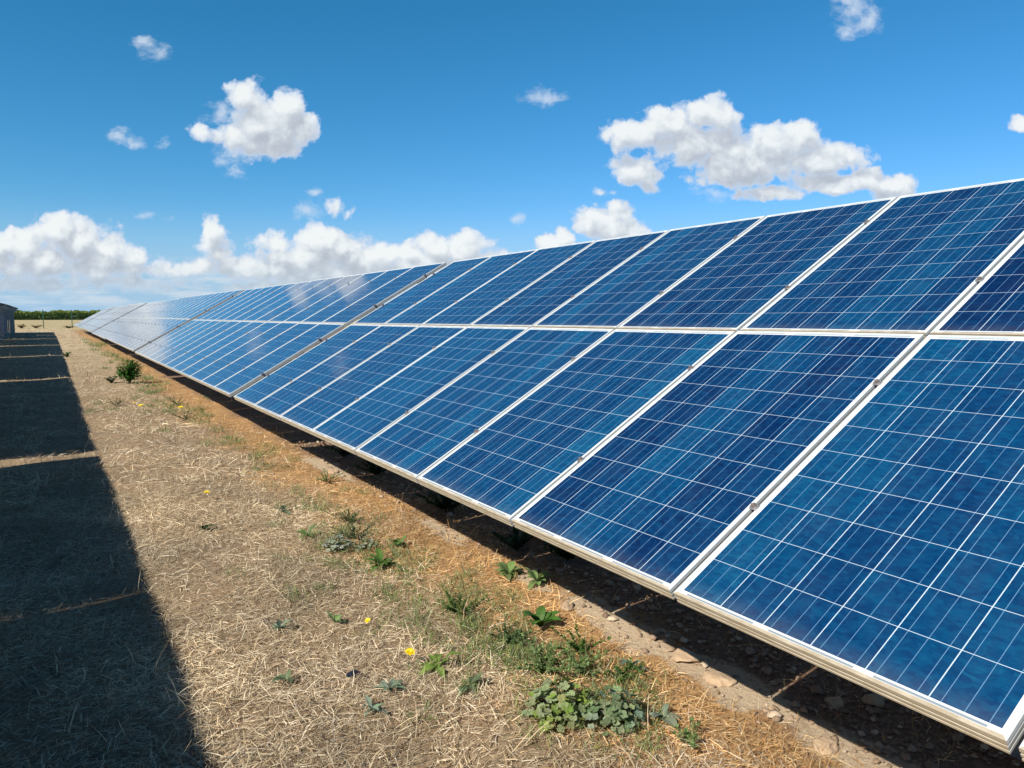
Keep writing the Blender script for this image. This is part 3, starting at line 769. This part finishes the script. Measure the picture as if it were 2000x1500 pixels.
for x, y, s, n, c, lab in [
    (1.78, 2.62, .17, 26, MID, "wide patch of fine feathery green weed directly above the broad-leaved clumps"),
    (1.92, 2.55, .14, 18, MID, "feathery green weed to the right of the wide feathery patch"),
    (1.80, 2.98, .14, 18, (.10, .17, .06), "soft feathery weed higher up, below the orange straw"),
    (1.76, 3.42, .17, 22, (.11, .19, .045), "yellow-green feathery weed standing alone in straw, middle of the view"),
    (2.05, 2.72, .20, 9, (.10, .20, .035), "tall thin upright weed sprig at the edge of the orange straw"),
    (2.05, 2.41, .12, 12, (.10, .19, .04), "small bright feathery sprig right of the tall thin sprig"),
    (1.72, 4.95, .15, 14, (.12, .17, .08), "faint feathery weed behind the silver-grey rosette"),
    (1.84, 5.4, .16, 14, (.13, .18, .07), "pale feathery weed at the border of straw and orange litter"),
    (2.12, 6.87, .15, 12, MID, "green tuft beside the pale strip below the middle table seam"),
    (1.95, 1.90, .10, 8, MID, "thin green sprig at the lower edge, left of the gravel shade"),
    (1.62, 12.4, .22, 12, (.12, .17, .06), "distant olive tuft left of the sunlit gap between two tables"),
    (0.80, 15.0, .25, 12, (.14, .17, .06), "distant yellow-green tuft in the middle of the aisle"),
    (1.78, 14.7, .22, 10, (.10, .16, .05), "distant green tuft between the bush and the gap shadow")]:
    tag(feathery("feathery_weed", x, y, s, n, c), lab, "weed", G_F)
for x, y, s, n, c, lo, lab in [
    (1.70, 4.38, .10, 16, (.12, .25, .05), 3, "bright green toothed rosette below the silver-grey weed"),
    (1.45, 5.20, .10, 10, (.19, .29, .10), 2, "light green rosette lying left of the silver-grey weed"),
    (1.38, 2.90, .11, 7, (.20, .33, .06), 2, "lettuce-green upright leaves right of the large yellow flower"),
    (2.28, 3.76, .09, 18, MID, 0, "small round-leaved green weed at the shadow edge, left one"),
    (2.36, 3.56, .09, 16, MID, 0, "small round-leaved green weed at the shadow edge, right one"),
    (0.88, 3.72, .07, 9, BLUE, 2, "blue-grey flat rosette alone in the straw, left of centre"),
    (1.12, 2.82, .07, 8, BLUE, 2, "blue-grey rosette right below the dark plastic scrap"),
    (0.99, 2.70, .06, 8, BLUE, 2, "blue-grey rosette nearest the camera in the straw"),
    (1.15, 3.64, .06, 7, MID, 2, "dark little rosette left of the small yellow flower"),
    (2.04, 3.05, .11, 9, (.08, .19, .035), 0, "long-leaved bright green weed in the orange straw"),
    (0.87, 5.90, .06, 8, DARK, 0, "tiny dark green tuft below the single yellow flower"),
    (1.48, 6.00, .09, 9, (.18, .24, .14), 2, "pale grey-green rosette farther up the straw"),
    (1.93, 4.66, .09, 8, (.13, .22, .06), 0, "yellow-green blades sprouting from the orange straw"),
    (0.77, 3.16, .06, 5, (.14, .20, .09), 0, "three slender grey-green blades by the shadow edge, left of the dark scrap"),
    (1.98, 2.08, .08, 7, BLUE, 0, "blue-green leaves right of the smaller broad-leaved clump"),
    (2.16, 2.47, .08, 8, BLUE, 2, "blue-green rosette in orange straw below the pale strip"),
    (1.42, 2.66, .07, 7, (.15, .21, .11), 2, "grey-green rosette between the flower and the feathery patch")]:
    tag(rosette("weed_rosette", x, y, s, n, c, lo), lab, "weed", G_R)
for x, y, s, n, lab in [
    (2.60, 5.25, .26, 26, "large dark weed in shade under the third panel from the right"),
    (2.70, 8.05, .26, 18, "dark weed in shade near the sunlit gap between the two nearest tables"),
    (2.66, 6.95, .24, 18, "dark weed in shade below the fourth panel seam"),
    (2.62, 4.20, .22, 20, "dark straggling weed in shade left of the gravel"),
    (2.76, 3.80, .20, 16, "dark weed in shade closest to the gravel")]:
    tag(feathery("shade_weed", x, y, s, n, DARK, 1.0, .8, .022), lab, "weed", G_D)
def build_cover():
    spots = [(1.78, 2.75, .30, .45, 2600), (1.72, 3.35, .25, .45, 1500), (1.75, 4.3, .30, .55, 1300), (1.66, 5.0, .35, .5, 1300), (1.95, 2.25, .25, .3, 900), (1.85, 6.2, .35, .9, 900),
             (2.05, 3.6, .22, .5, 700), (1.5, 2.5, .35, .4, 420), (1.2, 4.0, .5, .9, 300), (1.9, 9.0, .35, 1.5, 900), (1.75, 12.5, .4, 2, 900), (1.6, 16.5, .5, 3, 800), (1.75, 22, .4, 4, 700), (1.8, 30, .4, 6, 600), (1.1, 14.5, .6, 1.5, 300), (1.5, 45, .4, 9, 500)]
    X = []; Y = []; Sx = []
    for x, y, rx, ry, n in spots:
        # small sub-clumps inside each patch
        k = max(6, n // 45); cx = RNG.normal(x, rx*.55, k); cy = RNG.normal(y, ry*.55, k); pick = RNG.integers(0, k, n)
        X.append(cx[pick] + RNG.normal(0, .035*(1 + y*.05), n)); Y.append(cy[pick] + RNG.normal(0, .04*(1 + y*.05), n)); Sx.append(np.full(n, 1 + max(0, y - 5)*.09))
    x = np.concatenate(X); y = np.concatenate(Y); sc = np.concatenate(Sx); n = len(x)
    base = np.array([(.20,.28,.09), (.26,.34,.13), (.14,.22,.06), (.30,.36,.20), (.33,.38,.12)])[RNG.integers(0, 5, n)]*RNG.uniform(.7, 1.25, (n, 1))
    v, f, c = blades(x, y, RNG.gamma(3, .010, n)*sc + .01, RNG.uniform(.0018, .0045, n)*sc, RNG.uniform(.1, 1.35, n), RNG.uniform(0, 6.28, n), RNG.normal(0, .2, n), base, RNG.uniform(0, .03, n))
    o = np_object("green_groundcover", v, f, c, M['leaf'])
    tag(o, "loose patches of thin light green growth among the straw along the right row", "ground cover", kind='stuff')
build_cover()
M['petal'] = simple("yellow_petal", (.82, .62, .01), .5, 0, .08, 30)
def flower(x, y, h, r, lab):
    root = empty("yellow_flower", (x, y, float(ground_z(x, y))))
    tag(root, lab, "flower", "yellow flowers in the straw")
    b = MB(); b.tube([(0, 0, 0), (.006, .004, h*.6), (.0, .0, h)], [.0014, .0012, .001], 5, 0, (.10, .16, .05)); b.build("stem", M['leaf'], root, False, True)
    b = MB()
    for ring, (n, rr, up) in enumerate(((13, 1.0, .15), (11, .78, .4), (8, .5, .8))):
        for k in range(n):
            a = 2*math.pi*(k + .5*ring)/n; L = r*rr*random.uniform(.85, 1.1); w = L*.2
            ca, sa = math.cos(a), math.sin(a)
            b.add([(0, 0, h+.001*ring), (ca*L*.6-sa*w, sa*L*.6+ca*w, h+L*up*.5+.002), (ca*L, sa*L, h+L*up*.8+.001), (ca*L*.6+sa*w, sa*L*.6-ca*w, h+L*up*.5+.002)], [(0, 3, 2, 1)])
    o = b.build("flower_head", M['petal'], root); o.rotation_euler = (random.uniform(.1, .35), random.uniform(-.3, 0), 0)
flower(1.29, 3.02, .08, .027, "largest yellow dandelion flower, beside the lettuce-green leaves")
flower(1.28, 3.48, .07, .018, "small yellow flower between the dandelion and the middle straw")
flower(1.02, 6.74, .08, .03, "single yellow flower near the shadow edge, middle of the aisle")
flower(1.14, 13.9, .12, .045, "distant yellow flower, middle one of the three below the green bush")
flower(1.66, 13.2, .12, .045, "distant yellow flower, right one of the three below the green bush")
flower(1.05, 14.4, .12, .03, "distant yellow flower, left and faintest of the three below the green bush")

def build_bush(x, y, hgt, rad, nstem, nleaf, col, name, lab, cat, leafl=.055, ball=0):
    root = empty(name, (x, y, float(ground_z(x, y)) - .01)); tag(root, lab, cat)
    bs = MB(); bl = MB()
    for k in range(nstem):
        a = random.uniform(0, 6.28); lean = random.uniform(.15, 1.0)*rad; H = hgt*random.uniform(.6, 1.05)
        if abs(math.cos(a)) < .35 and lean > .12: H *= .85
        pts = [(math.cos(a)*lean*t**1.2 + random.uniform(-.01, .01), math.sin(a)*lean*t**1.2, H*t*(1-.12*t*lean/rad)) for t in np.linspace(0, 1, 6)]
        bs.tube(pts, [.009, .008, .007, .005, .004, .002], 5, 0, (.10, .11, .05))
        for i in range(nleaf):
            t = random.uniform(.12, 1)**.8; j = min(int(t*5), 4); u = t*5-j
            p = [pts[j][m_]*(1-u)+pts[j+1][m_]*u for m_ in range(3)]
            l = leafl*random.uniform(.6, 1.3)
            leaf(bl, p, random.uniform(0, 6.28), l, l*.3, random.uniform(.0, 1.3), random.uniform(.2, .9), vary(col, .4), 0, 0, 3, .3)
    if ball:
        for i in range(ball):                        # two uneven lobes, the left one lower
            lx, ly, lz, lr, lh = random.choice(((-.15, .02, .27, .13, .17), (.11, .0, .36, .15, .20), (.13, -.05, .30, .13, .24), (.0, .03, .18, .17, .15), (-.05, -.04, .22, .15, .16)))
            d = Vector((random.gauss(0, 1), random.gauss(0, 1), random.gauss(0, 1))).normalized() * random.uniform(.35, 1.12)
            p = (lx + d.x*lr, ly + d.y*lr, max(.04, lz + d.z*lh))
            l = leafl*random.uniform(.6, 1.3)
            leaf(bl, p, random.uniform(0, 6.28), l, l*.34, random.uniform(-.1, 1.2), random.uniform(.2, .9), vary(col, .4), 0, 0, 3, .3)
    bs.build("stems", M['leaf'], root, False, True); bl.build("foliage", M['leaf'], root, False, True)
build_bush(1.36, 19.7, .58, .31, 40, 26, (.065, .20, .032), "green_bush", "leafy bright green bush growing by the low edge of the right row", "bush", .055, 800)
build_bush(.18, 33.2, .22, .22, 16, 20, (.07, .13, .03), "low_weed", "small round green weed by the shadow edge far down the aisle", "weed")
build_bush(1.0, 19.9, .22, .28, 9, 14, (.10, .13, .07), "low_weed", "straggly grey-green weed at the left foot of the leafy bush", "weed")
for x, w_, h_, lab in ((-2.6, 1.2, .5, "brown dry shrub at the fence foot between two posts"), (-4.2, .8, .6, "brown dry shrub at the fence beside the ribbed shed"), (1.0, 1.0, .3, "low olive shrub at the fence foot near the row end")):
    build_bush(x, 114.0, h_, w_, 26, 16, (.20, .14, .07) if h_ > .4 else (.12, .13, .05), "dry_shrub", lab, "shrub", .12)

# dark plastic scrap lying in the straw
M['scrap'] = simple("dark_plastic", (.012, .016, .028), .35, 0, .3, 40)
b = MB()
pts = [(-.032, -.008), (-.02, .018), (.0, .012), (.014, .024), (.034, .006), (.022, -.016), (.004, -.010), (-.014, -.022)]
vs = [(px, py, .012 + .008*math.sin(90*px+60*py)) for px, py in pts] + [(px*.95, py*.95, .006 + .008*math.sin(90*px+60*py)) for px, py in pts]
n = len(pts)
b.add(vs, [tuple(range(n)), tuple(range(2*n-1, n-1, -1))] + [(k, n+k, n+(k+1) % n, (k+1) % n) for k in range(n)])
o = b.build("plastic_scrap", M['scrap']); o.location = (1.03, 3.03, float(ground_z(1.03, 3.03)) + .02)
tag(o, "small crumpled scrap of dark plastic lying in the straw left of the dandelion", "litter")
